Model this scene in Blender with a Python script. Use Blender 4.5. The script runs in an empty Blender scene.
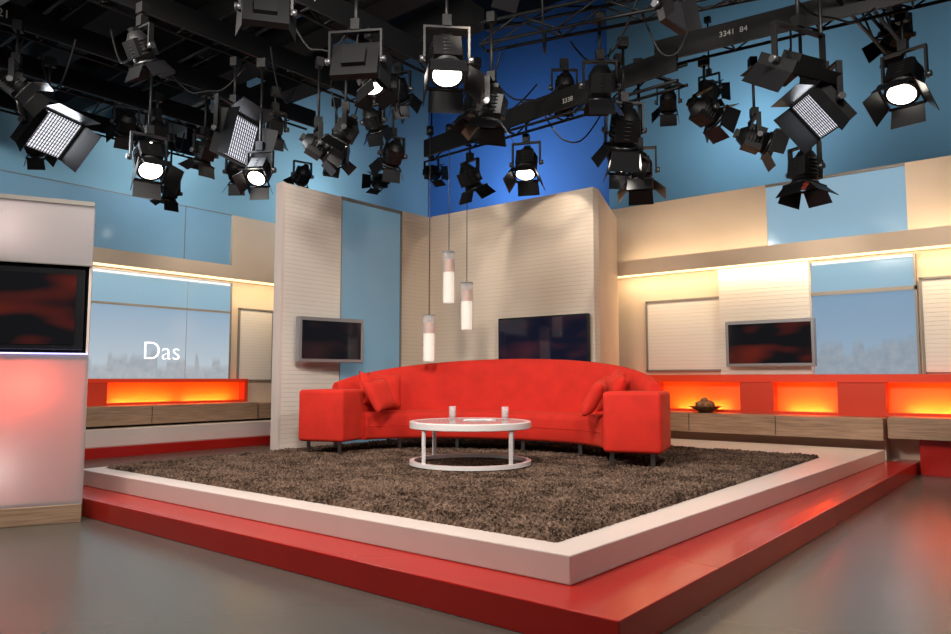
import bpy, bmesh, math, random
from mathutils import Vector, Matrix, Euler
random.seed(7)
scn=bpy.context.scene
scn.view_settings.view_transform='Standard'
scn.view_settings.look='None'
col=scn.collection

# ------------------------------------------------------------ materials
def new_mat(name):
    m=bpy.data.materials.new(name); m.use_nodes=True
    nt=m.node_tree; b=nt.nodes['Principled BSDF']
    return m,nt,b
def srgb(r,g,b):
    f=lambda c:(c/255/12.92) if c/255<=.04045 else ((c/255+.055)/1.055)**2.4
    return (f(r),f(g),f(b),1)
def mat(name,rgb,rough=.5,metal=0,noise=0,nscale=8,bump=0,bscale=60,emit=None,estr=0,coat=0,spec=.5):
    m,nt,b=new_mat(name)
    c=srgb(*rgb)
    b.inputs['Base Color'].default_value=c
    b.inputs['Roughness'].default_value=rough
    b.inputs['Metallic'].default_value=metal
    b.inputs['Specular IOR Level'].default_value=spec
    b.inputs['Coat Weight'].default_value=coat
    if emit:
        b.inputs['Emission Color'].default_value=srgb(*emit); b.inputs['Emission Strength'].default_value=estr
    tc=nt.nodes.new('ShaderNodeTexCoord')
    if noise:
        n=nt.nodes.new('ShaderNodeTexNoise'); n.inputs['Scale'].default_value=nscale; n.inputs['Detail'].default_value=6
        r=nt.nodes.new('ShaderNodeValToRGB')
        r.color_ramp.elements[0].position=.3; r.color_ramp.elements[1].position=.7
        r.color_ramp.elements[0].color=[v*(1-noise) for v in c[:3]]+[1]
        r.color_ramp.elements[1].color=[min(1,v*(1+noise)) for v in c[:3]]+[1]
        nt.links.new(tc.outputs['Object'],n.inputs['Vector']); nt.links.new(n.outputs['Fac'],r.inputs['Fac'])
        nt.links.new(r.outputs['Color'],b.inputs['Base Color'])
    if bump:
        n2=nt.nodes.new('ShaderNodeTexNoise'); n2.inputs['Scale'].default_value=bscale; n2.inputs['Detail'].default_value=4
        bp=nt.nodes.new('ShaderNodeBump'); bp.inputs['Strength'].default_value=bump; bp.inputs['Distance'].default_value=.01
        nt.links.new(tc.outputs['Object'],n2.inputs['Vector']); nt.links.new(n2.outputs['Fac'],bp.inputs['Height'])
        nt.links.new(bp.outputs['Normal'],b.inputs['Normal'])
    return m
def ribbed(name,rgb,pitch=.06,strength=.5):
    """painted panel with fine horizontal grooves every <pitch> metres"""
    m,nt,b=new_mat(name); b.inputs['Roughness'].default_value=.5
    L=nt.links.new; N=nt.nodes.new
    tc=N('ShaderNodeTexCoord'); sp=N('ShaderNodeSeparateXYZ'); L(tc.outputs['Object'],sp.inputs[0])
    mo=N('ShaderNodeMath'); mo.operation='MODULO'; mo.inputs[1].default_value=pitch; L(sp.outputs['Z'],mo.inputs[0])
    mr=N('ShaderNodeMapRange'); mr.inputs['From Min'].default_value=0; mr.inputs['From Max'].default_value=.008; L(mo.outputs[0],mr.inputs['Value'])
    cr=N('ShaderNodeValToRGB'); cr.color_ramp.elements[0].color=srgb(*[v*.88 for v in rgb]); cr.color_ramp.elements[1].color=srgb(*rgb); L(mr.outputs[0],cr.inputs['Fac']); L(cr.outputs[0],b.inputs['Base Color'])
    bp=N('ShaderNodeBump'); bp.inputs['Strength'].default_value=strength; bp.inputs['Distance'].default_value=.005
    L(mr.outputs[0],bp.inputs['Height']); L(bp.outputs['Normal'],b.inputs['Normal'])
    return m
def wood(name,c1,c2,axis='X'):
    m,nt,b=new_mat(name); tc=nt.nodes.new('ShaderNodeTexCoord'); mp=nt.nodes.new('ShaderNodeMapping')
    mp.inputs['Scale'].default_value=(1.2,14,22) if axis=='X' else (14,1.2,22)
    n=nt.nodes.new('ShaderNodeTexNoise'); n.inputs['Scale'].default_value=2.2; n.inputs['Detail'].default_value=7
    r=nt.nodes.new('ShaderNodeValToRGB'); r.color_ramp.elements[0].position=.32; r.color_ramp.elements[1].position=.68
    r.color_ramp.elements[0].color=srgb(*c1); r.color_ramp.elements[1].color=srgb(*c2)
    nt.links.new(tc.outputs['Object'],mp.inputs['Vector']); nt.links.new(mp.outputs['Vector'],n.inputs['Vector'])
    nt.links.new(n.outputs['Fac'],r.inputs['Fac']); nt.links.new(r.outputs['Color'],b.inputs['Base Color'])
    b.inputs['Roughness'].default_value=.4
    return m
def skyline(name,u_axis,zbase,zh,low,high,strength):
    """backlit printed backdrop: hazy sky with a blurred city skyline"""
    m,nt,b=new_mat(name); L=nt.links.new; N=nt.nodes.new
    tc=N('ShaderNodeTexCoord'); sp=N('ShaderNodeSeparateXYZ'); L(tc.outputs['Object'],sp.inputs[0])
    mr=N('ShaderNodeMapRange'); mr.inputs['From Min'].default_value=zbase; mr.inputs['From Max'].default_value=zbase+zh; L(sp.outputs['Z'],mr.inputs['Value'])
    sky=N('ShaderNodeValToRGB'); sky.color_ramp.elements[0].color=srgb(*low); sky.color_ramp.elements[1].color=srgb(*high); L(mr.outputs[0],sky.inputs['Fac'])
    cmb=N('ShaderNodeCombineXYZ'); L(sp.outputs[u_axis],cmb.inputs['X'])
    sc=N('ShaderNodeVectorMath'); sc.operation='SCALE'; sc.inputs['Scale'].default_value=4.0; L(cmb.outputs[0],sc.inputs[0])
    v=N('ShaderNodeTexVoronoi'); v.inputs['Scale'].default_value=1.0; v.feature='SMOOTH_F1'; v.inputs['Smoothness'].default_value=.12; L(sc.outputs[0],v.inputs['Vector'])
    sep=N('ShaderNodeSeparateColor'); L(v.outputs['Color'],sep.inputs[0])
    h=N('ShaderNodeMath'); h.operation='MULTIPLY_ADD'; h.inputs[1].default_value=.34; h.inputs[2].default_value=zbase+.20; L(sep.outputs[0],h.inputs[0])
    d=N('ShaderNodeMath'); d.operation='SUBTRACT'; L(h.outputs[0],d.inputs[0]); L(sp.outputs['Z'],d.inputs[1])
    e=N('ShaderNodeMapRange'); e.inputs['From Min'].default_value=-.05; e.inputs['From Max'].default_value=.07; L(d.outputs[0],e.inputs['Value'])
    n=N('ShaderNodeTexNoise'); n.inputs['Scale'].default_value=9; L(tc.outputs['Object'],n.inputs['Vector'])
    cr=N('ShaderNodeValToRGB'); cr.color_ramp.elements[0].color=srgb(110,122,138); cr.color_ramp.elements[1].color=srgb(195,192,188); L(n.outputs['Fac'],cr.inputs['Fac'])
    fm=N('ShaderNodeMath'); fm.operation='MULTIPLY'; fm.inputs[1].default_value=.6; L(e.outputs[0],fm.inputs[0])
    mx=N('ShaderNodeMixRGB'); L(fm.outputs[0],mx.inputs['Fac']); L(sky.outputs['Color'],mx.inputs['Color1']); L(cr.outputs['Color'],mx.inputs['Color2'])
    L(mx.outputs[0],b.inputs['Emission Color']); b.inputs['Emission Strength'].default_value=strength
    b.inputs['Base Color'].default_value=srgb(40,55,70); b.inputs['Roughness'].default_value=.1
    return m

M={}
M['cyc_l']=mat('cyc_paint_light_blue',(130,172,190),.8,noise=.08,nscale=.5)
M['cyc_c']=mat('cyc_painted_blue_light',(48,98,166),.8,noise=.10,nscale=.5)  # deep blue lighting on the cyc, put into the wall colour
M['cyc_r']=mat('cyc_painted_teal_light',(92,136,162),.8,noise=.08,nscale=.5)  # teal tone stands for a different light colour, painted on this wall
M['floor']=mat('studio_lino',(84,80,74),.27,noise=.12,nscale=.8,bump=.03,bscale=5)
M['ceil']=mat('ceiling_black',(9,9,11),.9)
M['black']=mat('black_metal',(9,9,10),.5,metal=.1,bump=.02,spec=.3)
M['black2']=mat('barn_door_metal',(20,20,22),.35,metal=.35)
M['grey']=mat('grey_metal',(85,85,88),.4,metal=.8)
M['chrome']=mat('brushed_steel',(150,150,150),.3,metal=1)
M['redlac']=mat('red_lacquer',(172,27,20),.24,noise=.06,nscale=2,coat=.2)
M['white']=mat('white_laminate',(214,198,190),.35,noise=.02,nscale=3)
M['whitegloss']=mat('white_lacquer',(228,222,220),.2)
M['panel']=ribbed('ribbed_cream_panel',(216,200,182))
M['panelw']=ribbed('ribbed_white_panel',(222,214,204))
M['cream']=mat('cream_paint',(212,190,166),.6,noise=.03,nscale=2)
M['trimgrey']=mat('grey_trim',(125,120,114),.4)
M['blueglass']=mat('backlit_blue_glass',(50,75,95),.1,emit=(158,190,210),estr=.68,noise=.03,nscale=1)
M['blueglass2']=mat('blue_glass_pane',(104,136,156),.12,emit=(120,160,184),estr=.28,noise=.05,nscale=1)
M['sky_l']=skyline('printed_skyline_left','Y',1.27,1.9,(205,214,220),(120,158,190),.85)
M['sky_r']=skyline('printed_skyline_right','X',1.33,1.7,(168,190,210),(116,152,186),.75)
M['wood_x']=wood('oak_veneer_x',(132,104,82),(170,140,115),'X')
M['wood_y']=wood('oak_veneer_y',(132,104,82),(170,140,115),'Y')
M['orange']=mat('orange_niche_panel',(240,104,30),.45,emit=(220,60,8),estr=.45,noise=.08,nscale=2)
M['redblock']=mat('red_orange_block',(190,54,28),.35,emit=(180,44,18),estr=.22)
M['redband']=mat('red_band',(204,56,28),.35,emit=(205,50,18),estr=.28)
M['frame']=mat('monitor_silver_frame',(150,148,150),.3,metal=.5)
M['frame_k']=mat('monitor_dark_frame',(24,24,27),.25)
M['led']=mat('warm_diffuser',(230,215,190),.5,emit=(255,214,150),estr=2.0)
M['ledb']=mat('cool_led',(200,210,255),.4,emit=(190,180,255),estr=1.8)
M['lens']=mat('lit_lens',(255,255,255),.2,emit=(255,246,230),estr=8)
M['lensoff']=mat('dark_lens',(60,64,72),.08)
M['soft']=mat('soft_tube_face',(255,255,255),.3,emit=(235,238,250),estr=1.2)
M['txt']=mat('white_lettering',(245,245,245),.4,emit=(255,255,255),estr=.8)
M['label']=mat('label_print',(150,150,145),.5,emit=(200,200,195),estr=.05)
M['copper']=mat('copper',(226,160,120),.45,metal=.5)
M['paper']=mat('paper',(235,235,235),.7)
M['bowlwood']=mat('dark_wood',(80,45,25),.35,noise=.3,nscale=14)
M['ball']=mat('brown_balls',(120,80,45),.4,noise=.3,nscale=20)
M['sofa']=mat('red_velour',(206,42,30),.78,noise=.10,nscale=5,bump=.3,bscale=240,spec=.25)
sb=M['sofa'].node_tree.nodes['Principled BSDF']; sb.inputs['Sheen Weight'].default_value=.3; sb.inputs['Sheen Tint'].default_value=srgb(255,130,95)
def screen(name,a,bcol,sx):
    m,nt,b=new_mat(name); tc=nt.nodes.new('ShaderNodeTexCoord'); mp=nt.nodes.new('ShaderNodeMapping'); mp.inputs['Scale'].default_value=sx
    n=nt.nodes.new('ShaderNodeTexNoise'); n.inputs['Scale'].default_value=1.3; n.inputs['Detail'].default_value=1
    r=nt.nodes.new('ShaderNodeValToRGB'); r.color_ramp.elements[0].position=.5; r.color_ramp.elements[1].position=.72
    r.color_ramp.elements[0].color=srgb(*a); r.color_ramp.elements[1].color=srgb(*bcol)
    L=nt.links.new; L(tc.outputs['Object'],mp.inputs[0]); L(mp.outputs[0],n.inputs['Vector']); L(n.outputs['Fac'],r.inputs['Fac']); L(r.outputs['Color'],b.inputs['Emission Color'])
    b.inputs['Emission Strength'].default_value=.7; b.inputs['Base Color'].default_value=srgb(8,8,10); b.inputs['Roughness'].default_value=.08
    return m
M['scr']=screen('screen_dark',(16,16,22),(52,30,30),(1,1,3))
M['scr2']=screen('screen_red',(14,14,18),(110,34,20),(1,1,3))
M['scr3']=screen('screen_blue',(20,22,42),(70,36,46),(1,1,3))
m,nt,b_=new_mat('thin_clear_glass'); b_.inputs['Base Color'].default_value=srgb(235,235,235); b_.inputs['Alpha'].default_value=.28; b_.inputs['Roughness'].default_value=.05; M['thin']=m
m,nt,b_=new_mat('table_frosted_glass'); b_.inputs['Base Color'].default_value=srgb(222,216,214); b_.inputs['Alpha'].default_value=.72; b_.inputs['Roughness'].default_value=.08; M['tglass']=m
M['frost']=mat('opal_glass',(240,234,224),.3,emit=(255,236,212),estr=.5)
m,nt,b_=new_mat('diffusing_kiosk_panel')
b_.inputs['Base Color'].default_value=srgb(176,172,174); b_.inputs['Roughness'].default_value=.32
tr=nt.nodes.new('ShaderNodeBsdfTranslucent'); tr.inputs['Color'].default_value=srgb(225,220,220)
mx=nt.nodes.new('ShaderNodeMixShader'); mx.inputs[0].default_value=.5
nt.links.new(b_.outputs[0],mx.inputs[1]); nt.links.new(tr.outputs[0],mx.inputs[2]); nt.links.new(mx.outputs[0],nt.nodes['Material Output'].inputs[0])
M['kiosk']=m

# ------------------------------------------------------------ mesh builder
class MB:
    def __init__(s): s.bm=bmesh.new(); s.mats=[]
    def mi(s,m):
        if m not in s.mats: s.mats.append(m)
        return s.mats.index(m)
    def _fin(s,vs,m,smooth=False):
        i=s.mi(m)
        fs=set(f for v in vs for f in v.link_faces)
        for f in fs: f.material_index=i; f.smooth=smooth
    def box(s,lo,hi,m,mt=None):
        c=[(a+b)/2 for a,b in zip(lo,hi)]; d=[abs(b-a) for a,b in zip(lo,hi)]
        X=Matrix.Translation(c)@Matrix.Diagonal((*d,1))
        if mt is not None: X=mt@X
        r=bmesh.ops.create_cube(s.bm,size=1,matrix=X); s._fin(r['verts'],m); return s
    def cyl(s,p0,p1,r,m,r2=None,seg=16,mt=None,caps=True):
        p0=Vector(p0);p1=Vector(p1);d=p1-p0
        X=Matrix.Translation((p0+p1)/2)@d.to_track_quat('Z','Y').to_matrix().to_4x4()
        if mt is not None: X=mt@X
        q=bmesh.ops.create_cone(s.bm,cap_ends=caps,segments=seg,radius1=r,radius2=r if r2 is None else r2,depth=d.length,matrix=X)
        s._fin(q['verts'],m,False)
        for f in set(f for v in q['verts'] for f in v.link_faces):
            if len(f.verts)==4: f.smooth=True
        return s
    def slab(s,pts,off,m,mt=None):
        """extruded polygon: pts + offset vector"""
        off=Vector(off); a=[Vector(p) for p in pts]; b=[p+off for p in a]
        if mt is not None: a=[mt@p for p in a]; b=[mt@p for p in b]
        va=[s.bm.verts.new(p) for p in a]; vb=[s.bm.verts.new(p) for p in b]; n=len(a); i=s.mi(m)
        fs=[s.bm.faces.new(va[::-1]),s.bm.faces.new(vb)]
        for k in range(n): fs.append(s.bm.faces.new([va[k],va[(k+1)%n],vb[(k+1)%n],vb[k]]))
        for f in fs: f.material_index=i
        return s
    def loft(s,rings,m,closed=True,caps=True,smooth=True,loop=False):
        i=s.mi(m); R=[[s.bm.verts.new(p) for p in r] for r in rings]; n=len(R[0])
        K=len(R) if loop else len(R)-1
        for a in range(K):
            A=R[a];B=R[(a+1)%len(R)]
            for k in range(n if closed else n-1):
                f=s.bm.faces.new([A[k],A[(k+1)%n],B[(k+1)%n],B[k]]); f.material_index=i; f.smooth=smooth
        if caps and closed and not loop:
            for r in (R[0][::-1],R[-1]):
                f=s.bm.faces.new(r); f.material_index=i
        return s
    def lathe(s,prof,c,m,seg=32,smooth=True):
        rings=[[Vector(c)+Vector((r*math.cos(2*math.pi*k/seg),r*math.sin(2*math.pi*k/seg),z)) for r,z in prof] for k in range(seg)]
        return s.loft(rings,m,closed=False,caps=False,loop=True,smooth=smooth)
    def sphere(s,c,r,m,sc=(1,1,1)):
        q=bmesh.ops.create_uvsphere(s.bm,u_segments=20,v_segments=12,radius=r,matrix=Matrix.Translation(c)@Matrix.Diagonal((*sc,1)))
        s._fin(q['verts'],m,True); return s
    def mesh(s,name):
        bmesh.ops.remove_doubles(s.bm,verts=s.bm.verts[:],dist=1e-6)
        bmesh.ops.recalc_face_normals(s.bm,faces=s.bm.faces[:])
        me=bpy.data.meshes.new(name); s.bm.to_mesh(me); s.bm.free()
        for m in s.mats: me.materials.append(M[m])
        return me
    def obj(s,name,parent=None,bevel=0,loc=None,rot=None,sharp=None):
        me=s.mesh(name)
        if sharp: me.set_sharp_from_angle(angle=math.radians(sharp))
        o=bpy.data.objects.new(name,me); col.objects.link(o)
        if parent: o.parent=parent
        if loc is not None: o.location=loc
        if rot is not None: o.rotation_euler=rot
        if bevel:
            b=o.modifiers.new('bevel','BEVEL'); b.width=bevel; b.segments=2; b.limit_method='ANGLE'; b.angle_limit=math.radians(40)
        return o
def empty(name,loc=(0,0,0),rot=(0,0,0)):
    e=bpy.data.objects.new(name,None); e.location=loc; e.rotation_euler=rot; e.empty_display_size=.2; col.objects.link(e); return e
def strip_light(parent,loc,direction,length,width,energy,colr):
    """LED strip belonging to a shelf / niche"""
    l=bpy.data.lights.new('led_strip','AREA'); l.shape='RECTANGLE'; l.size=length; l.size_y=width; l.energy=energy; l.color=colr
    o=bpy.data.objects.new('led_strip',l); col.objects.link(o); o.parent=parent; o.location=loc
    z=-Vector(direction).normalized(); xa=Vector((1,0,0)) if abs(z.x)<.5 else Vector((0,1,0))
    y_=z.cross(xa).normalized(); xa=y_.cross(z)
    o.rotation_euler=Matrix((xa,y_,z)).transposed().to_euler(); return o

# ------------------------------------------------------------ room shell
MB().box((-16,-6,-.2),(8,16,0),'floor').obj('floor')
MB().box((-13.9,-6,0),(-13.7,14.9,10.6),'cyc_l').obj('wall_left')
MB().box((-13.9,14.9,0),(-7.9,15.1,10.6),'cyc_c').obj('wall_back')
MB().box((-7.9,14.7,0),(6,15.1,10.6),'cyc_r').obj('wall_back_right')
MB().box((-16,-6,10.6),(8,16,10.8),'ceil').obj('ceiling')

# ------------------------------------------------------------ stage platform
b=MB()
b.slab([(-8.1,3.1,0),(-1.65,3.1,0),(-1.58,11.25,0),(-8.1,11.25,0)],(0,0,.17),'redlac')
b.slab([(-1.83,11.25,0),(-1.58,11.25,0),(-1.575,11.59,0),(-1.83,11.59,0)],(0,0,.17),'redlac')
b.obj('red_platform_step',bevel=.006)
b=MB(); b.slab([(-8.1,3.45,.17),(-2.12,3.45,.17),(-1.92,11.05,.17),(-8.1,11.05,.17)],(0,0,.16),'white'); b.obj('white_platform',bevel=.008)

def rug():
    x0,x1,y0,y1=-7.95,-2.34,3.66,9.5; nx,ny=420,436
    vs=[];fs=[]
    from mathutils import noise
    for j in range(ny+1):
        for i in range(nx+1):
            x=x0+(x1-x0)*i/nx; y=y0+(y1-y0)*j/ny
            e=min(i,nx-i,j,ny-j)
            if e==0: z=.0
            else: z=.010+random.random()**1.5*.034+.012*noise.noise((x*6,y*6,0))
            if y>8.88 and x<-5.0: z=0
            w=.008
            vs.append((x+random.uniform(-w,w),y+random.uniform(-w,w),.331+z))
    for j in range(ny):
        for i in range(nx):
            a=j*(nx+1)+i; fs.append((a,a+1,a+nx+2,a+nx+1))
    me=bpy.data.meshes.new('shag_rug'); me.from_pydata(vs,[],fs)
    m,nt,bs=new_mat('brown_shag'); tc=nt.nodes.new('ShaderNodeTexCoord')
    n=nt.nodes.new('ShaderNodeTexNoise'); n.inputs['Scale'].default_value=45; n.inputs['Detail'].default_value=4
    n3=nt.nodes.new('ShaderNodeTexNoise'); n3.inputs['Scale'].default_value=4; n3.inputs['Detail'].default_value=3
    ad=nt.nodes.new('ShaderNodeMath'); ad.operation='MULTIPLY_ADD'; ad.inputs[1].default_value=.5; ad.inputs[2].default_value=-.25
    a2=nt.nodes.new('ShaderNodeMath'); a2.operation='ADD'
    r=nt.nodes.new('ShaderNodeValToRGB'); r.color_ramp.elements[0].position=.36; r.color_ramp.elements[1].position=.70
    r.color_ramp.elements[0].color=srgb(48,36,30); r.color_ramp.elements[1].color=srgb(134,110,94)
    L=nt.links.new
    L(tc.outputs['Object'],n.inputs['Vector']); L(tc.outputs['Object'],n3.inputs['Vector']); L(n3.outputs['Fac'],ad.inputs[0]); L(ad.outputs[0],a2.inputs[0]); L(n.outputs['Fac'],a2.inputs[1])
    L(a2.outputs[0],r.inputs['Fac']); L(r.outputs['Color'],bs.inputs['Base Color'])
    bs.inputs['Roughness'].default_value=1; bs.inputs['Specular IOR Level'].default_value=.1
    me.materials.append(m); o=bpy.data.objects.new('shag_rug',me); col.objects.link(o)
rug()

# ------------------------------------------------------------ left ribbed set wall on platform edge
b=MB()
b.box((-8.24,5.97,0),(-8.105,6.96,3.92),'panelw')
b.box((-8.26,5.93,0),(-8.105,5.968,3.93),'white')
b.obj('ribbed_panel_tall')
b=MB()
b.box((-8.20,6.96,0),(-8.12,8.21,3.93),'blueglass2')
b.box((-8.22,6.96,3.88),(-8.105,8.21,3.93),'trimgrey')
b.box((-8.22,6.96,0),(-8.105,6.98,3.93),'trimgrey')
b.box((-8.22,8.19,0),(-8.105,8.22,3.93),'trimgrey')
b.obj('glass_partition')
MB().box((-8.24,8.225,0),(-8.105,9.0,3.94),'panel').obj('ribbed_panel_narrow')
MB().box((-8.10,8.9,.335),(-5.04,9.05,3.96),'panel').obj('ribbed_feature_panel')
b=MB()
b.slab([(-5.042,9.055,.335),(-5.80,11.05,.335),(-5.95,11.05,.335),(-5.2,9.055,.335)],(0,0,3.63),'cream')
b.obj('angled_return_panel')

# ------------------------------------------------------------ rear set wall (right side of picture)
b=MB(); y=11.6
b.box((-6.6,y,0),(-3.50,y+.12,4.29),'cream')
b.box((-3.50,y,0),(-1.60,y+.12,3.24),'cream')
b.box((-1.60,y,0),(3.2,y+.12,4.29),'cream')
b.obj('wall_rear_set')
b=MB(); b.box((-3.50,y+.02,3.255),(-1.60,y+.08,4.27),'blueglass'); b.box((-3.5,y-.01,4.25),(-1.6,y+.1,4.29),'trimgrey'); b.obj('window_1')
b=MB(); b.box((-2.87,y-.05,1.335),(-1.53,y-.002,2.50),'sky_r'); b.box((-2.87,y-.05,2.54),(-1.53,y-.002,2.99),'blueglass')
b.box((-2.88,y-.07,2.49),(-1.52,y-.002,2.545),'trimgrey'); b.box((-1.55,y-.07,1.335),(-1.52,y-.002,2.99),'trimgrey'); b.obj('window_2')
sh=empty('lighting_shelf')
b=MB(); b.box((-6.2,11.12,3.035),(3.2,y-.002,3.25),'cream'); b.box((-6.2,11.16,3.025),(3.2,11.52,3.035),'led'); b.box((-6.2,11.12,3.005),(3.2,11.15,3.035),'cream'); b.obj('shelf_box',sh)
strip_light(sh,(-3.2,11.25,3.015),(0,.75,-1),5.6,.05,38,(1,.80,.54)); strip_light(sh,(1.0,11.25,3.015),(0,.75,-1),3.4,.05,24,(1,.80,.54))
strip_light(sh,(-2.6,11.3,3.27),(0,1,.8),6.6,.04,16,(1,.80,.54))
b=MB(); b.box((-4.22,11.42,1.335),(-2.88,y-.002,3.0),'panelw'); b.obj('monitor_column')
b=MB(); b.box((-5.52,y-.03,1.42),(-4.26,y-.002,2.56),'panelw')
for lo,hi in [((-5.55,y-.05,1.39),(-5.52,y-.002,2.59)),((-4.26,y-.05,1.39),(-4.23,y-.002,2.59)),((-5.55,y-.05,2.56),(-4.23,y-.002,2.59)),((-5.55,y-.05,1.39),(-4.23,y-.002,1.42))]: b.box(lo,hi,'trimgrey')
b.obj('framed_panel')
b=MB(); b.box((-1.46,y-.05,1.36),(1.0,y-.002,2.62),'panelw')
b.box((-1.49,y-.07,1.335),(-1.46,y-.002,2.65),'trimgrey'); b.box((-1.49,y-.07,2.62),(1.0,y-.002,2.65),'trimgrey'); b.obj('framed_panel')
ob=empty('orange_light_band')
b=MB()
b.box((-5.98,11.36,1.22),(3.2,11.595,1.33),'redband')
xs=[(-5.98,-5.25,'redblock'),(-5.25,-3.92,'orange'),(-3.92,-3.42,'redblock'),(-3.42,-2.54,'orange'),(-2.54,-1.93,'redblock'),(-1.93,-.6,'orange'),(-.6,0,'redblock'),(0,1.4,'orange'),(1.4,3.2,'redblock')]
for a,c,m in xs:
    zb=.765 if a>-1.95 else .745
    b.box((a,11.56 if m=='orange' else 11.38,zb),(c,11.595,1.22),m)
    if m=='orange':
        b.box((a,11.385,zb),(c,11.395,zb+.045),'redband')
        strip_light(ob,((a+c)/2,11.42,zb+.03),(0,1,.9),(c-a)*.62,.03,5.5*(c-a),(1,.42,.08))
b.obj('niche',ob)
b=MB()
b.box((-5.6,11.02,.45),(-1.92,11.59,.74),'wood_x')
for xx in (-4.6,-3.3): b.box((xx-.004,11.012,.46),(xx+.004,11.03,.735),'frame_k')
b.box((-5.6,11.35,0),(-1.95,11.59,.45),'cream')
b.obj('floating_bench',bevel=.004)
b=MB(); b.box((-1.88,11.1,.48),(3.2,11.59,.76),'wood_x'); b.box((-1.55,11.3,0),(3.2,11.59,.48),'redlac'); b.obj('floating_bench',bevel=.004)

# ------------------------------------------------------------ left recess wall
x=-13.1
b=MB()
b.box((x-.15,-1,0),(x,8.37,3.3),'cream'); b.box((x-.15,8.37,0),(x,13.0,4.6),'cream')
b.obj('wall_left_set')
x+=.002
b=MB(); b.box((x,3.0,1.27),(x+.04,8.35,2.58),'sky_l'); b.box((x,3.0,2.61),(x+.04,8.35,3.19),'blueglass')
b.box((x,3.0,2.575),(x+.06,8.37,2.615),'trimgrey'); b.box((x,8.34,1.27),(x+.06,8.37,3.19),'trimgrey')
b.box((x,7.408,1.27),(x+.045,7.414,3.19),'trimgrey')
b.obj('window_3')
b=MB(); b.box((x-.1,-1,3.32),(x-.05,8.37,4.62),'blueglass2'); b.box((x-.1,7.36,3.32),(x-.04,7.375,4.62),'trimgrey'); b.box((x-.1,-1,4.6),(x-.04,8.37,4.615),'trimgrey'); b.obj('window_4')
sh=empty('lighting_shelf')
b=MB(); b.box((x,-1,3.235),(-12.5,13,3.46),'cream'); b.box((-12.96,-1,3.225),(-12.54,13,3.235),'led'); b.box((-12.53,-1,3.205),(-12.5,13,3.235),'cream'); b.obj('shelf_box',sh)
strip_light(sh,(-12.65,7.5,3.215),(-.75,0,-1),6.0,.05,36,(1,.80,.54))
b=MB(); b.box((x,8.58,1.25),(x+.03,9.36,2.68),'panelw')
for lo,hi in [((x,8.55,1.22),(x+.05,8.58,2.71)),((x,9.36,1.22),(x+.05,9.39,2.71)),((x,8.55,2.68),(x+.05,9.39,2.71)),((x,8.55,1.22),(x+.05,9.39,1.25))]: b.box(lo,hi,'trimgrey')
b.obj('framed_panel')
ob=empty('orange_light_band')
b=MB(); b.box((x,3,.805),(x+.03,8.6,1.2),'orange'); b.box((x,3,1.2),(x+.22,8.64,1.265),'redband'); b.box((x,8.6,.805),(x+.22,8.68,1.265),'redblock')
b.box((x,3,.805),(x+.2,5.2,1.2),'redblock'); b.box((x,5.2,.805),(x+.2,5.9,1.2),'redblock'); b.box((x+.2,5.9,.805),(x+.21,8.6,.85),'redband')
b.obj('niche',ob)
strip_light(ob,(x+.17,6.6,.835),(-1,0,.9),1.1,.03,8,(1,.42,.08)); strip_light(ob,(x+.17,7.9,.835),(-1,0,.9),1.0,.03,7,(1,.42,.08))
b=MB(); b.box((x,3,.48),(-12.5,8.66,.8),'wood_y'); b.box((x,8.70,.48),(-12.5,13,.78),'wood_y')
b.box((-12.505,6.5,.49),(-12.495,6.51,.79),'frame_k'); b.obj('floating_bench',bevel=.004)
b=MB(); b.box((x+.01,2.6,.17),(-12.2,13,.44),'white'); b.box((x+.01,2.6,0),(-12.05,13,.17),'redlac'); b.obj('side_plinth',bevel=.005)
cu=bpy.data.curves.new('das_lettering','FONT'); cu.body='Das'; cu.size=.48; cu.extrude=.004; cu.offset=-.006; cu.align_x='LEFT'
o=bpy.data.objects.new('das_lettering',cu); col.objects.link(o); o.location=(x+.05,6.56,1.62); o.rotation_euler=(math.pi/2,0,math.pi/2); cu.materials.append(M['txt'])

# ------------------------------------------------------------ monitors
def monitor(name,center,w,h,rotz,scr,frame='frame',tilt=0,t=.05,depth=.09,back=.1):
    """screen faces local -Y"""
    e=empty(name,center,(0,0,rotz))
    b=MB()
    b.box((-w/2,0,-h/2),(w/2,depth,h/2),frame); b.obj('housing',e,bevel=.012)
    b=MB(); b.box((-w/2+t,-.004,-h/2+t),(w/2-t,.01,h/2-t),scr); b.obj('screen',e)
    b=MB(); b.box((-w*.2,depth,-h*.25),(w*.2,depth+.03,h*.25),'black'); b.box((-.05,depth,-.05),(.05,depth+back,.05),'black'); b.obj('wall_bracket',e)
    return e
monitor('wall_monitor',(-7.86,6.62,1.80),1.02,.62,math.radians(90-10),'scr',back=.12)
monitor('wall_monitor',(-5.86,8.80,1.835),1.56,.68,0,'scr3','frame_k',t=.03,depth=.06,back=.03)
monitor('wall_monitor',(-3.43,11.26,1.80),1.30,.70,0,'scr2',back=.06)

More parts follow.
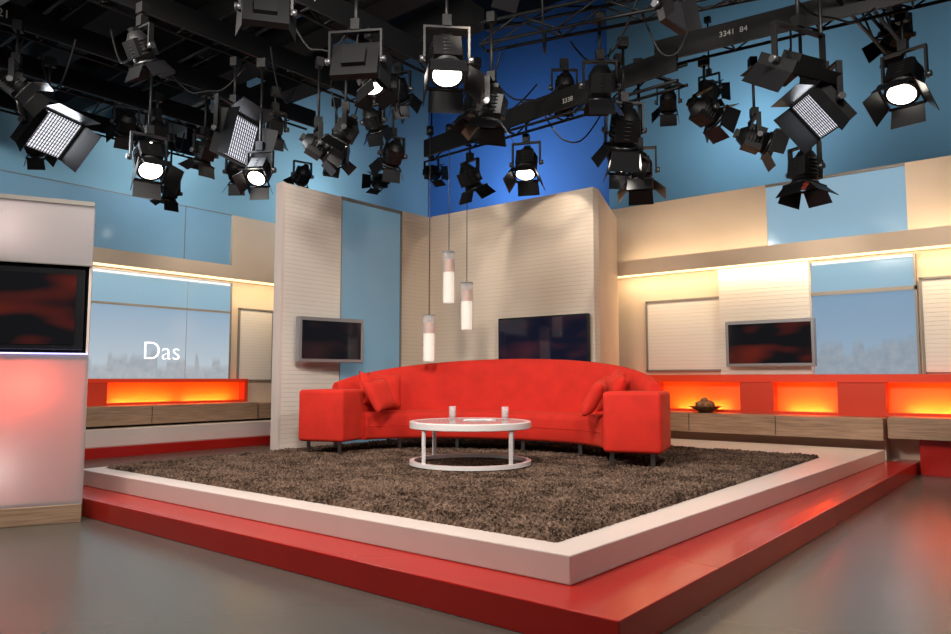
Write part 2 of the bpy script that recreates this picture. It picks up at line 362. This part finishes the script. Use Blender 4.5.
# ------------------------------------------------------------ kiosk column in left foreground
ux,uy=.4146,.9096
e=empty('monitor_kiosk',(-6.92,2.98,0),(0,0,math.atan2(uy,ux)))
b=MB()
b.box((-2.4,0,.16),(0,.012,1.50),'kiosk'); b.box((-2.4,0,2.30),(0,.012,2.86),'kiosk')
b.obj('diffuser_panels',e)
b=MB()
b.box((-2.4,.30,.16),(0,.34,2.86),'white'); b.box((-.02,.014,.16),(0,.30,2.86),'white'); b.box((-2.4,.014,.16),(-2.38,.30,2.86),'white')
b.box((-2.38,.014,1.44),(-.02,.30,1.50),'frame_k'); b.box((-2.38,.014,2.30),(-.02,.30,2.34),'frame_k'); b.box((-2.38,.16,1.50),(-.02,.20,2.30),'frame_k'); b.box((-2.38,.014,2.84),(-.02,.30,2.86),'white')
b.box((-2.38,.014,.16),(-.02,.30,.19),'white')
b.obj('column_body',e)
b=MB(); b.box((-2.38,-.012,0),(.0,.33,.16),'wood_x'); b.obj('base',e,bevel=.005)
b=MB(); b.box((-2.4,-.012,1.492),(0,.012,1.504),'ledb'); b.box((-2.4,-.01,2.86),(0,.34,2.90),'trimgrey'); b.box((-2.4,-.013,2.30),(0,.012,2.308),'trimgrey'); b.obj('trim_lights',e)
b=MB(); b.box((-1.35,.02,1.53),(-.05,.10,2.27),'frame_k'); b.obj('monitor_housing',e,bevel=.01)
b=MB(); b.box((-1.30,.012,1.58),(-.12,.03,2.22),'scr2'); b.obj('monitor_screen',e)
for lx,lz,en,cc_ in ((-.80,1.2,13,(1,.10,.06)),(-.45,1.22,13,(1,.12,.07)),(-1.2,1.2,10,(1,.12,.07)),(-.7,.5,5,(1,.84,.80)),(-.7,2.6,4,(1,.84,.80))):  # lamps added inside the kiosk so its front panels glow, mostly reddish
    l=bpy.data.lights.new('added_glow_lamp','POINT'); l.energy=en; l.color=cc_; l.shadow_soft_size=.08
    lo=bpy.data.objects.new('added_glow_lamp',l); col.objects.link(lo); lo.parent=e; lo.location=(lx,.21,lz)

# ------------------------------------------------------------ curved sofa
ang=math.atan2(1.3,4.25)
S=empty('curved_sofa',(-5.37,6.50,.372),(0,0,ang))
def sofa_pt(th,t,z):
    i=Vector((1.54*math.sin(th),.10+.92*math.cos(th)*1.0,0)); o=Vector((2.20*math.sin(th),.10+1.76*math.cos(th),0))
    q=i+(o-i)*t; return Vector((q.x,q.y,z))
TH=[math.radians(-76+152*k/72) for k in range(73)]
def bh(th): return .80+.37*max(0,math.cos(th*90/80))**.75
seat=[(.03,.13),(.0,.17),(.0,.40),(.015,.445),(.06,.47),(.2,.482),(.45,.48),(.70,.465),(.78,.45),(.78,.13)]
MB().loft([[sofa_pt(t_,a,z) for a,z in seat] for t_ in TH],'sofa').obj('seat',S)
def backprof(th):
    h=bh(th)
    return [(.68,.13),(.68,.44),(.71,.60),(.75,.60+(h-.60)*.5),(.79,h-.08),(.82,h-.025),(.87,h),(.93,h-.01),(.98,h-.05),(1.0,h-.12),(1.0,.5),(.99,.13)]
MB().loft([[sofa_pt(t_,a,z) for a,z in backprof(t_)] for t_ in TH],'sofa').obj('backrest',S)
for sgn,nm in ((-1,'arm_left'),(1,'arm_right')):
    b=MB(); a=(1.60 if sgn>0 else 1.56)*sgn; c=2.21*sgn
    b.box((min(a,c),-.12,.13),(max(a,c),.62,.765),'sofa')
    o=b.obj(nm,S)
    bv=o.modifiers.new('bevel','BEVEL'); bv.width=.045; bv.segments=5
    for f in o.data.polygons: f.use_smooth=True
b=MB(); ring=[sofa_pt(t_,-.004,.30) for t_ in TH]
for k in range(len(ring)-1): b.cyl(ring[k],ring[k+1],.005,'sofa',seg=6)
b.obj('seat_piping',S)
b=MB()
legs=[(-2.1,-.03),(-1.65,-.03),(1.68,-.03),(2.1,-.03),(-2.05,.5),(2.05,.5)]
for th in (-50,-20,12,45):
    for t_ in (.1,.9):
        q=sofa_pt(math.radians(th),t_,0); legs.append((q.x,q.y))
for lx,ly in legs: b.box((lx-.022,ly-.012,0),(lx+.022,ly+.012,.14),'chrome')
b.obj('legs',S)
def pillow(name,loc,rot,sz=.42,th=.16):
    n=18; b=MB(); bm=b.bm; i=b.mi('sofa')
    for sg in (1,-1):
        g=[]
        for j in range(n+1):
            row=[]
            for k in range(n+1):
                u=-1+2*k/n; v=-1+2*j/n
                pin=1-.07*(1-abs(u)**2)*abs(v)
                pin2=1-.07*(1-abs(v)**2)*abs(u)
                z=th/2*((1-u**4)*(1-v**4))**.5
                row.append(bm.verts.new((u*sz/2*pin2,v*sz/2*pin,sg*z)))
            g.append(row)
        for j in range(n):
            for k in range(n):
                f=bm.faces.new([g[j][k],g[j][k+1],g[j+1][k+1],g[j+1][k]]); f.smooth=True; f.material_index=i
    bmesh.ops.remove_doubles(bm,verts=bm.verts[:],dist=.0005)
    return b.obj(name,S,loc=loc,rot=rot)
R_=math.radians
pillow('cushion_1',(-1.54,.88,.74),(R_(74),R_(4),R_(46)),.46)
pillow('cushion_2',(-1.56,.62,.74),(R_(70),R_(12),R_(70)),.46)
pillow('cushion_3',(-1.34,.40,.69),(R_(60),R_(-8),R_(84)),.43)
pillow('cushion_4',(1.50,.86,.74),(R_(72),R_(-6),R_(-48)),.46)
pillow('cushion_5',(1.58,.64,.76),(R_(70),R_(14),R_(-70)),.46)
pillow('cushion_6',(1.40,.40,.69),(R_(60),R_(6),R_(-84)),.43)

# ------------------------------------------------------------ coffee table
T=empty('round_coffee_table',(-5.00,6.13,.372))
b=MB(); b.lathe([(.60,.450),(.645,.450),(.652,.443),(.652,.385),(.645,.378),(.60,.378),(.60,.450)],(0,0,0),'whitegloss',72,False); b.obj('top_ring',T)
b=MB(); b.lathe([(0,.433),(.60,.433),(.60,.447),(0,.447)][::-1],(0,0,0),'tglass',64,False); b.obj('glass_top',T)
b=MB(); b.lathe([(.60,0),(.65,0),(.65,.04),(.60,.04),(.60,0)],(0,0,0),'whitegloss',72,False); b.obj('base_ring',T)
b=MB()
for k in range(4):
    a=math.radians(-10+90*k); b.box((-.008,-.022,.03),(.008,.022,.39),'whitegloss',Matrix.Rotation(a,4,'Z')@Matrix.Translation((.625,0,0)))
b.obj('posts',T)
def tumbler(x,y):
    b=MB(); b.lathe([(0,0),(.036,0),(.040,.14),(.037,.14),(.033,.012),(0,.012)],(0,0,0),'thin',28)
    b.lathe([(0,.014),(.033,.014),(.035,.09),(0,.09)],(0,0,0),'thin',28); b.obj('drinking_glass',loc=(x,y,.820))
tumbler(-5.45,6.36); tumbler(-4.90,6.62)
b=MB(); b.box((-.15,-.105,0),(.15,.105,.003),'paper'); b.box((-.12,-.13,.003),(.17,.08,.006),'paper',Matrix.Rotation(.3,4,'Z')); b.obj('paper_sheets',loc=(-5.05,6.32,.820),rot=(0,0,.6))

b=MB(); b.lathe([(0,0),(.09,0),(.12,.02),(.24,.09),(.25,.10),(.22,.09),(.1,.03),(0,.025)],(0,0,0),'bowlwood',36)
for q in [(-.08,0,.11,.075),(.07,.03,.11,.08),(0,-.07,.1,.065),(-.01,.06,.17,.07)]: b.sphere(q[:3],q[3],'ball')
b.obj('decorative_bowl',loc=(-4.42,11.24,.742),rot=(0,0,.4))

# ------------------------------------------------------------ pendants
def pendant(x,y,z0,z1,ztop=4.75):
    e=empty('glass_pendant_lamp',(x,y,0)); h=z1-z0; r=.086
    b=MB(); b.lathe([(r,z0),(r,z1),(r-.005,z1),(r-.005,z0),(r,z0)],(0,0,0),'thin',32,False); b.obj('clear_glass_sleeve',e,sharp=30)
    b=MB(); b.lathe([(0,z0+.01),(r-.014,z0+.01),(r-.012,z0+.02),(r-.012,z0+h*.60),(0,z0+h*.60)],(0,0,0),'frost',32,False); b.obj('opal_diffuser',e)
    b=MB(); b.lathe([(0,z0+h*.60),(r-.012,z0+h*.60),(r-.012,z0+h*.84),(r*.4,z0+h*.86),(0,z0+h*.86)],(0,0,0),'copper',32,False); b.obj('copper_socket',e)
    b=MB(); b.cyl((0,0,z0+h*.85),(0,0,ztop),.006,'grey',seg=8); b.cyl((0,0,z1-.012),(0,0,z1),r,'grey',seg=24); b.cyl((0,0,ztop-.08),(0,0,ztop+.03),.05,'black'); b.obj('cable',e)
pendant(-6.48,7.48,2.29,3.00); pendant(-6.31,7.66,1.93,2.58); pendant(-6.74,7.37,1.50,2.14)

# ------------------------------------------------------------ lighting grid
GZ=4.75
def truss(name,p0,p1,w=.18,h=.22,r=.018,step=.4,solid=False):
    p0=Vector(p0);p1=Vector(p1);d=(p1-p0);L=d.length;d.normalize();s=d.cross(Vector((0,0,1))).normalized();u=Vector((0,0,1))
    b=MB(); c=[(s*w/2+u*h),(s*-w/2+u*h),(s*w/2),(s*-w/2)]
    for q in c: b.cyl(p0+q,p1+q,r,'black',seg=8)
    n=int(L/step)
    for k in range(n):
        a=p0+d*(k*step);e_=p0+d*((k+1)*step)
        if k%2: a,e_=e_,a
        for sgn in (1,-1): b.cyl(a+s*w/2*sgn,e_+s*w/2*sgn+u*h,r*.6,'black',seg=6)
        b.cyl(a+u*h+s*w/2,e_+u*h-s*w/2,r*.6,'black',seg=6); b.cyl(a+s*w/2,a-s*w/2,r*.6,'black',seg=6)
    if solid:
        X=Matrix.Translation(p0)@Matrix.Rotation(math.atan2(d.y,d.x),4,'Z')
        b.box((0,-w/2-.03,-.02),(L,-w/2,h),'black',X)
    return b.obj(name)
for xx in (-11.2,-9.7,-8.4,-7.0,-5.6): truss('lighting_truss',(xx,-1.0,GZ+.02*abs(xx)),(xx,6.6,GZ+.02*abs(xx)),solid=True)
for yy in (1.6,3.2,4.8): truss('lighting_truss',(-12.4,yy,GZ+.6),(-3.6,yy,GZ+.6),solid=True)
truss('lighting_truss',(-6.9,7.55,4.42),(-2.9,7.0,4.30),solid=True)
truss('lighting_truss',(-3.3,7.3,4.70),(-.2,7.6,4.70),solid=True)
truss('lighting_truss',(-4.4,5.6,4.6),(-1.4,6.4,4.6))
truss('lighting_truss',(-1.7,5.0,5.0),(-1.2,8.6,4.7))
b=MB()
for k in range(9):
    yy=-1+k*1.0; b.box((-13.4,yy,5.9),(-4.2-.2*k,yy+.4,6.2),'ceil')
for k in range(7):
    xx=-12.6+k*1.15; b.box((xx,-3,6.3),(xx+.5,7.2,6.6),'ceil')
b.obj('ceiling_rails')
def label(s,loc,rot,size=.12):
    cu=bpy.data.curves.new('rail_number','FONT'); cu.body=s; cu.size=size; cu.extrude=.001; cu.materials.append(M['label'])
    o=bpy.data.objects.new('rail_number',cu); col.objects.link(o); o.location=loc; o.rotation_euler=rot
label('77',(-5.48,4.25,4.92),(math.pi/2,0,math.pi/2)); label('3321',(-8.27,2.4,4.96),(math.pi/2,0,math.pi/2))
label('3338',(-4.4,7.08,4.46),(math.pi/2,0,-.137),.08); label('3341  84',(-2.6,7.24,4.78),(math.pi/2,0,.097),.08)

# lamp heads ------------------------------------------------------------
def head_fresnel(lit):
    b=MB()
    b.cyl((0,0,.0),(0,0,.30),.15,'black',seg=24); b.cyl((0,0,.30),(0,0,.40),.15,'black',r2=.09,seg=24)
    b.box((-.13,-.16,.06),(.13,.16,.30),'black')
    for k in range(5): b.cyl((0,0,.08+.045*k),(0,0,.095+.045*k),.165,'black',seg=24)
    b.cyl((0,0,-.04),(0,0,0),.17,'black2',seg=28)
    b.cyl((0,0,-.046),(0,0,-.040),.135,'lens' if lit else 'lensoff',seg=28)
    for sx,sy in ((1,0),(-1,0),(0,1),(0,-1)):
        a=math.atan2(sy,sx); X=Matrix.Rotation(a,4,'Z')
        b.box((.165,-.18,-.06),(.18,.18,-.03),'black2',X)
        fl=math.radians(random.uniform(8,48)); wd=.16 if sx else .14
        L=.21; o=(.18+L*math.sin(fl)); z=-.05-L*math.cos(fl)
        b.slab([(.175,-.16,-.05),(.175,.16,-.05),(o,wd+.03,z),(o,-wd-.03,z)],(.006,0,.004),'black2',X)
    b.box((-.05,-.05,.36),(.05,.05,.46),'black')
    return b.mesh('fresnel_head_lit' if lit else 'fresnel_head_dark')
def head_soft(lit):
    b=MB(); s=.34
    b.box((-s,-s*.8,.0),(s,s*.8,.12),'black'); b.box((-s*.5,-s*.4,.12),(s*.5,s*.4,.20),'black')
    b.box((-s+.02,-s*.8+.02,-.004),(s-.02,s*.8-.02,.0),'soft' if lit else 'lensoff')
    for k in range(-7,8): b.box((k*.043-.002,-s*.78,-.02),(k*.043+.002,s*.78,-.004),'grey')
    for k in range(-5,6): b.box((-s+.02,k*.048-.002,-.02),(s-.02,k*.048+.002,-.004),'grey')
    for sg in (1,-1):
        b.slab([(sg*s,-s*.8,0),(sg*s,s*.8,0),(sg*(s+.10),s*.85,-.22),(sg*(s+.10),-s*.85,-.22)],(sg*.006,0,0),'black2')
    b.slab([(-s,s*.8,0),(s,s*.8,0),(s*1.05,(s*.8+.16),-.18),(-s*1.05,(s*.8+.16),-.18)],(0,.006,0),'black2')
    return b.mesh('soft_head_lit' if lit else 'soft_head_dark')
HEADS={}
for v in range(3):
    HEADS['f1%d'%v]=head_fresnel(True); HEADS['f0%d'%v]=head_fresnel(False)
HEADS['s1']=head_soft(True); HEADS['s0']=head_soft(False)
def yoke(b,w,h):
    b.box((-w-.02,-.025,-.03),(-w,.025,h),'black'); b.box((w,-.025,-.03),(w+.02,.025,h),'black'); b.box((-w-.02,-.025,h),(w+.02,.025,h+.02),'black')
    b.cyl((-w-.05,0,0),(-w,0,0),.03,'grey',seg=12); b.cyl((w,0,0),(w+.05,0,0),.03,'grey',seg=12)
cnt=0
PW=.54
def fixture(kind,loc,target,scale=1.0,lit=False,power=0,colr=(1,.93,.84),cone=70,top=None,blend=.6):
    global cnt; cnt+=1
    scale*=.70 if kind=='f' else .84
    power*=PW
    loc=Vector(loc); d=(Vector(target)-loc).normalized()
    e=empty('fresnel_spotlight' if kind=='f' else 'soft_panel_light',loc)
    key=('f%d%d'%(1 if lit else 0,cnt%3)) if kind=='f' else 's%d'%(1 if lit else 0)
    h=bpy.data.objects.new('lamp_head',HEADS[key]); col.objects.link(h); h.parent=e; h.scale=(scale,)*3
    q=d.to_track_quat('-Z','Y')
    zl=-d; xl=Vector((0,0,1)).cross(zl)
    if xl.length<.05: xl=Vector((1,0,0))
    xl.normalize(); yl=zl.cross(xl); R3=Matrix((xl,yl,zl)).transposed()
    h.rotation_euler=R3.to_euler(); off=zl*(-.16*scale) if kind=='f' else zl*(-.08*scale)
    h.location=off
    b=MB(); w=(.2 if kind=='f' else .36)*scale; hh=(.30 if kind=='f' else .40)*scale
    yoke(b,w,hh)
    tp=(top if top else GZ+.05)-loc.z
    if tp>hh+.08:
        b.cyl((0,0,hh),(0,0,tp),.016,'black',seg=8); b.box((-.04,-.04,hh+.02),(.04,.04,hh+.12),'black'); b.box((-.05,-.04,tp-.10),(.05,.04,tp),'black')
    b.obj('yoke',e,rot=(0,0,math.atan2(xl.y,xl.x)))
    if power:
        if kind=='f':
            l=bpy.data.lights.new('spot_beam','SPOT'); l.spot_size=math.radians(cone); l.spot_blend=blend; l.shadow_soft_size=.07*scale
            dist=.215*scale
        else:
            l=bpy.data.lights.new('soft_beam','AREA'); l.shape='RECTANGLE'; l.size=.6*scale; l.size_y=.48*scale; dist=.105*scale
        l.energy=power; l.color=colr
        lo=bpy.data.objects.new(l.name,l); col.objects.link(lo); lo.parent=e; lo.location=d*dist; lo.rotation_euler=q.to_euler()
    return e
SOFA=(-5.5,7.2,.7)
W=(1,.86,.70); N=(1,.93,.85); C=(.88,.93,1)
# fixtures in view
fixture('s',(-8.54,3.14,3.98),(-4.6,5.2,.4),1.05,True,45,C)
fixture('f',(-7.70,3.86,3.66),(-6.9,3.7,2.6),1.25,True,14,cone=130)
fixture('s',(-6.96,4.43,3.90),(-4.8,5.4,3.3),1.05,True,30,C)
fixture('f',(-6.75,4.63,3.54),(-6.5,4.2,2.9),.95,True,10,cone=130)
fixture('f',(-6.24,5.01,3.80),(-5.6,6.2,3.1),1,False)
fixture('f',(-6.0,5.19,3.96),(-6.3,4.9,3.2),1,True)
fixture('f',(-6.31,6.22,4.02),(-7.3,6.6,3.0),1.0,True,10,cone=130)
fixture('f',(-4.14,4.74,4.10),(-3.9,4.5,3.3),1.35,True,14,cone=130)
fixture('f',(-4.15,5.41,3.86),(-4.4,5.3,2.4),1.1,False)
fixture('s',(-4.78,4.24,4.1),(-5.6,5.6,3.6),.75,False)
fixture('s',(-4.97,3.43,4.30),(-5.6,3.9,4.0),.65,False)
fixture('f',(-6.2,7.59,4.0),(-6.0,8.6,2.2),1.1,False,0)
fixture('f',(-5.2,7.50,4.00),(-5.05,7.1,2.9),1.2,True,12,cone=130)
fixture('f',(-3.4,6.67,3.82),(-3.9,7.2,2.7),1.3,False)
fixture('f',(-3.51,7.24,3.54),(-3.4,7.0,1.9),1.15,False)
fixture('f',(-3.62,7.0,3.68),(-3.2,6.6,2.9),1.1,True,10,cone=130)
fixture('f',(-2.92,7.64,4.18),(-2.4,8.6,3.7),1.1,False)
fixture('f',(-2.51,8.0,3.88),(-1.9,8.4,3.6),1.1,False)
fixture('s',(-1.57,6.21,3.84),(-2.4,6.6,2.4),.9,False)
fixture('s',(-1.48,6.57,3.56),(-2.4,5.8,2.5),.85,True,15,C)
fixture('f',(-1.05,7.87,4.12),(-1.15,7.4,3.3),1.3,True,12,cone=130)
fixture('f',(-1.84,7.33,3.26),(-1.9,7.2,1.9),1.1,False)
fixture('s',(-2.39,5.52,4.28),(-1.2,5.4,4.5),.6,False)
fixture('f',(-3.33,6.05,4.08),(-3.6,6.4,2.9),1.05,False)
for q in [(-7.9,2.6,4.15),(-8.6,4.4,4.3),(-7.3,5.2,4.3),(-9.6,3.4,4.1),(-5.3,4.9,4.3),(-4.9,6.1,4.25),(-9.9,5.3,3.95),(-8.7,5.6,4.1),(-6.6,3.2,4.35),(-7.0,5.9,4.1),(-6.1,5.7,4.25),(-9.2,2.4,4.1),(-8.0,4.7,4.0)]:
    fixture('f',q,(q[0]+random.uniform(-1,1),q[1]+random.uniform(-.3,1),q[2]-random.uniform(.6,2)),random.uniform(.85,1.1),random.random()<.3)
# working lights (fixtures added on the grid to light the set)
fixture('s',(-3.2,2.6,4.7),SOFA,1.4,True,400,N,top=5.0)
fixture('s',(-6.4,2.0,4.9),(-5.8,6.8,.6),1.4,True,230,N,top=5.2)
fixture('s',(-.6,4.6,4.9),(-4.2,7.5,.7),1.4,True,230,N,top=5.2)
fixture('f',(-4.5,7.3,4.75),(-5.8,8.9,3.0),1,True,430,W,cone=40,blend=.12,top=5.1)
fixture('f',(-6.0,7.6,4.8),(-7.3,8.9,3.2),1,True,110,W,cone=44,blend=.15,top=5.1)
fixture('f',(-6.2,6.2,4.8),(-7.2,8.9,2.6),1,True,150,W,cone=40,blend=.3,top=5.1)
fixture('f',(-3.3,4.6,4.6),(-8.1,6.6,2.4),1,True,420,W,cone=44)
fixture('f',(-1.2,8.6,4.9),(-3.6,11.6,2.6),1,True,430,W,cone=95,top=5.2)
fixture('f',(.6,8.0,4.9),(-.6,11.6,2.6),1,True,380,W,cone=90,top=5.2)
fixture('f',(-4.2,9.6,5.2),(-5.2,11.6,3.4),1,True,120,W,cone=90,top=5.5)
fixture('f',(-9.6,7.4,4.6),(-13.1,8.4,2.0),1,True,430,W,cone=85)
fixture('f',(-9.4,4.4,4.6),(-13.1,5.4,2.4),1,True,300,N,cone=80)
fixture('s',(-7.0,0.4,4.8),(-7.3,2.6,1.2),1.2,True,40,N,top=5.2)
fixture('s',(-2.5,.3,5.0),(-3.5,4,0),1.3,True,90,N,top=5.4)
fixture('s',(-5.8,-.6,5.0),(-6,2.5,0),1.3,True,70,N,top=5.4)
# cyclorama wash: fixtures added to light the cyc walls
fixture('f',(-10.2,11.2,5.6),(-10.6,14.9,6.0),1.2,True,1900,(.75,.86,1),cone=115,top=7,blend=1)
fixture('f',(-4.5,12.0,6.2),(-4.5,14.9,6.4),1.2,True,760,(.9,.96,1),cone=140,top=7.5,blend=1)
fixture('f',(1.0,12.0,6.2),(1.0,14.9,6.4),1.2,True,700,(.9,.96,1),cone=140,top=7.5,blend=1)
fixture('f',(-11.0,6.5,5.4),(-13.7,7.5,5.6),1.2,True,600,(.92,.97,1),cone=140,top=7,blend=1)
fixture('f',(-11.0,10.5,5.4),(-13.7,11.0,5.6),1.2,True,540,(.9,.96,1),cone=140,top=7,blend=1)
fixture('f',(-11.0,2.5,5.4),(-13.7,3.0,5.6),1.2,True,540,(.92,.97,1),cone=140,top=7,blend=1)

def cable(pts,r=.010):
    cu=bpy.data.curves.new('power_cable','CURVE'); cu.dimensions='3D'; cu.bevel_depth=r
    s=cu.splines.new('NURBS'); s.points.add(len(pts)-1)
    for p_,q in zip(s.points,pts): p_.co=(*q,1)
    s.use_endpoint_u=True; s.order_u=3; cu.materials.append(M['black']); return cu
cc=empty('cable_loops')
for k in range(26):
    a=Vector((random.uniform(-9.5,-1.5),0,0)); a.y=random.uniform(5.5,7.5) if a.x>-5 else random.uniform(3,6); a.z=4.75
    bb=a+Vector((random.uniform(-1,1),random.uniform(-1,1),0)); m_=(a+bb)/2-Vector((0,0,random.uniform(.2,.5)))
    o=bpy.data.objects.new('loop_%d'%k,cable([a,(a+m_)/2-Vector((0,0,.15)),m_,(bb+m_)/2-Vector((0,0,.15)),bb])); col.objects.link(o); o.parent=cc

# ------------------------------------------------------------ world & camera
w=bpy.data.worlds.new('world'); scn.world=w; w.use_nodes=True
w.node_tree.nodes['Background'].inputs[0].default_value=(.6,.6,.62,1); w.node_tree.nodes['Background'].inputs[1].default_value=.12
cd=bpy.data.cameras.new('camera'); cd.sensor_width=36; cd.lens=731/951*36; cd.clip_end=100
co=bpy.data.objects.new('camera',cd); col.objects.link(co); co.location=(0,0,1.28)
co.rotation_euler=(math.pi/2+math.atan(61/731),0,math.radians(38.8)); scn.camera=co
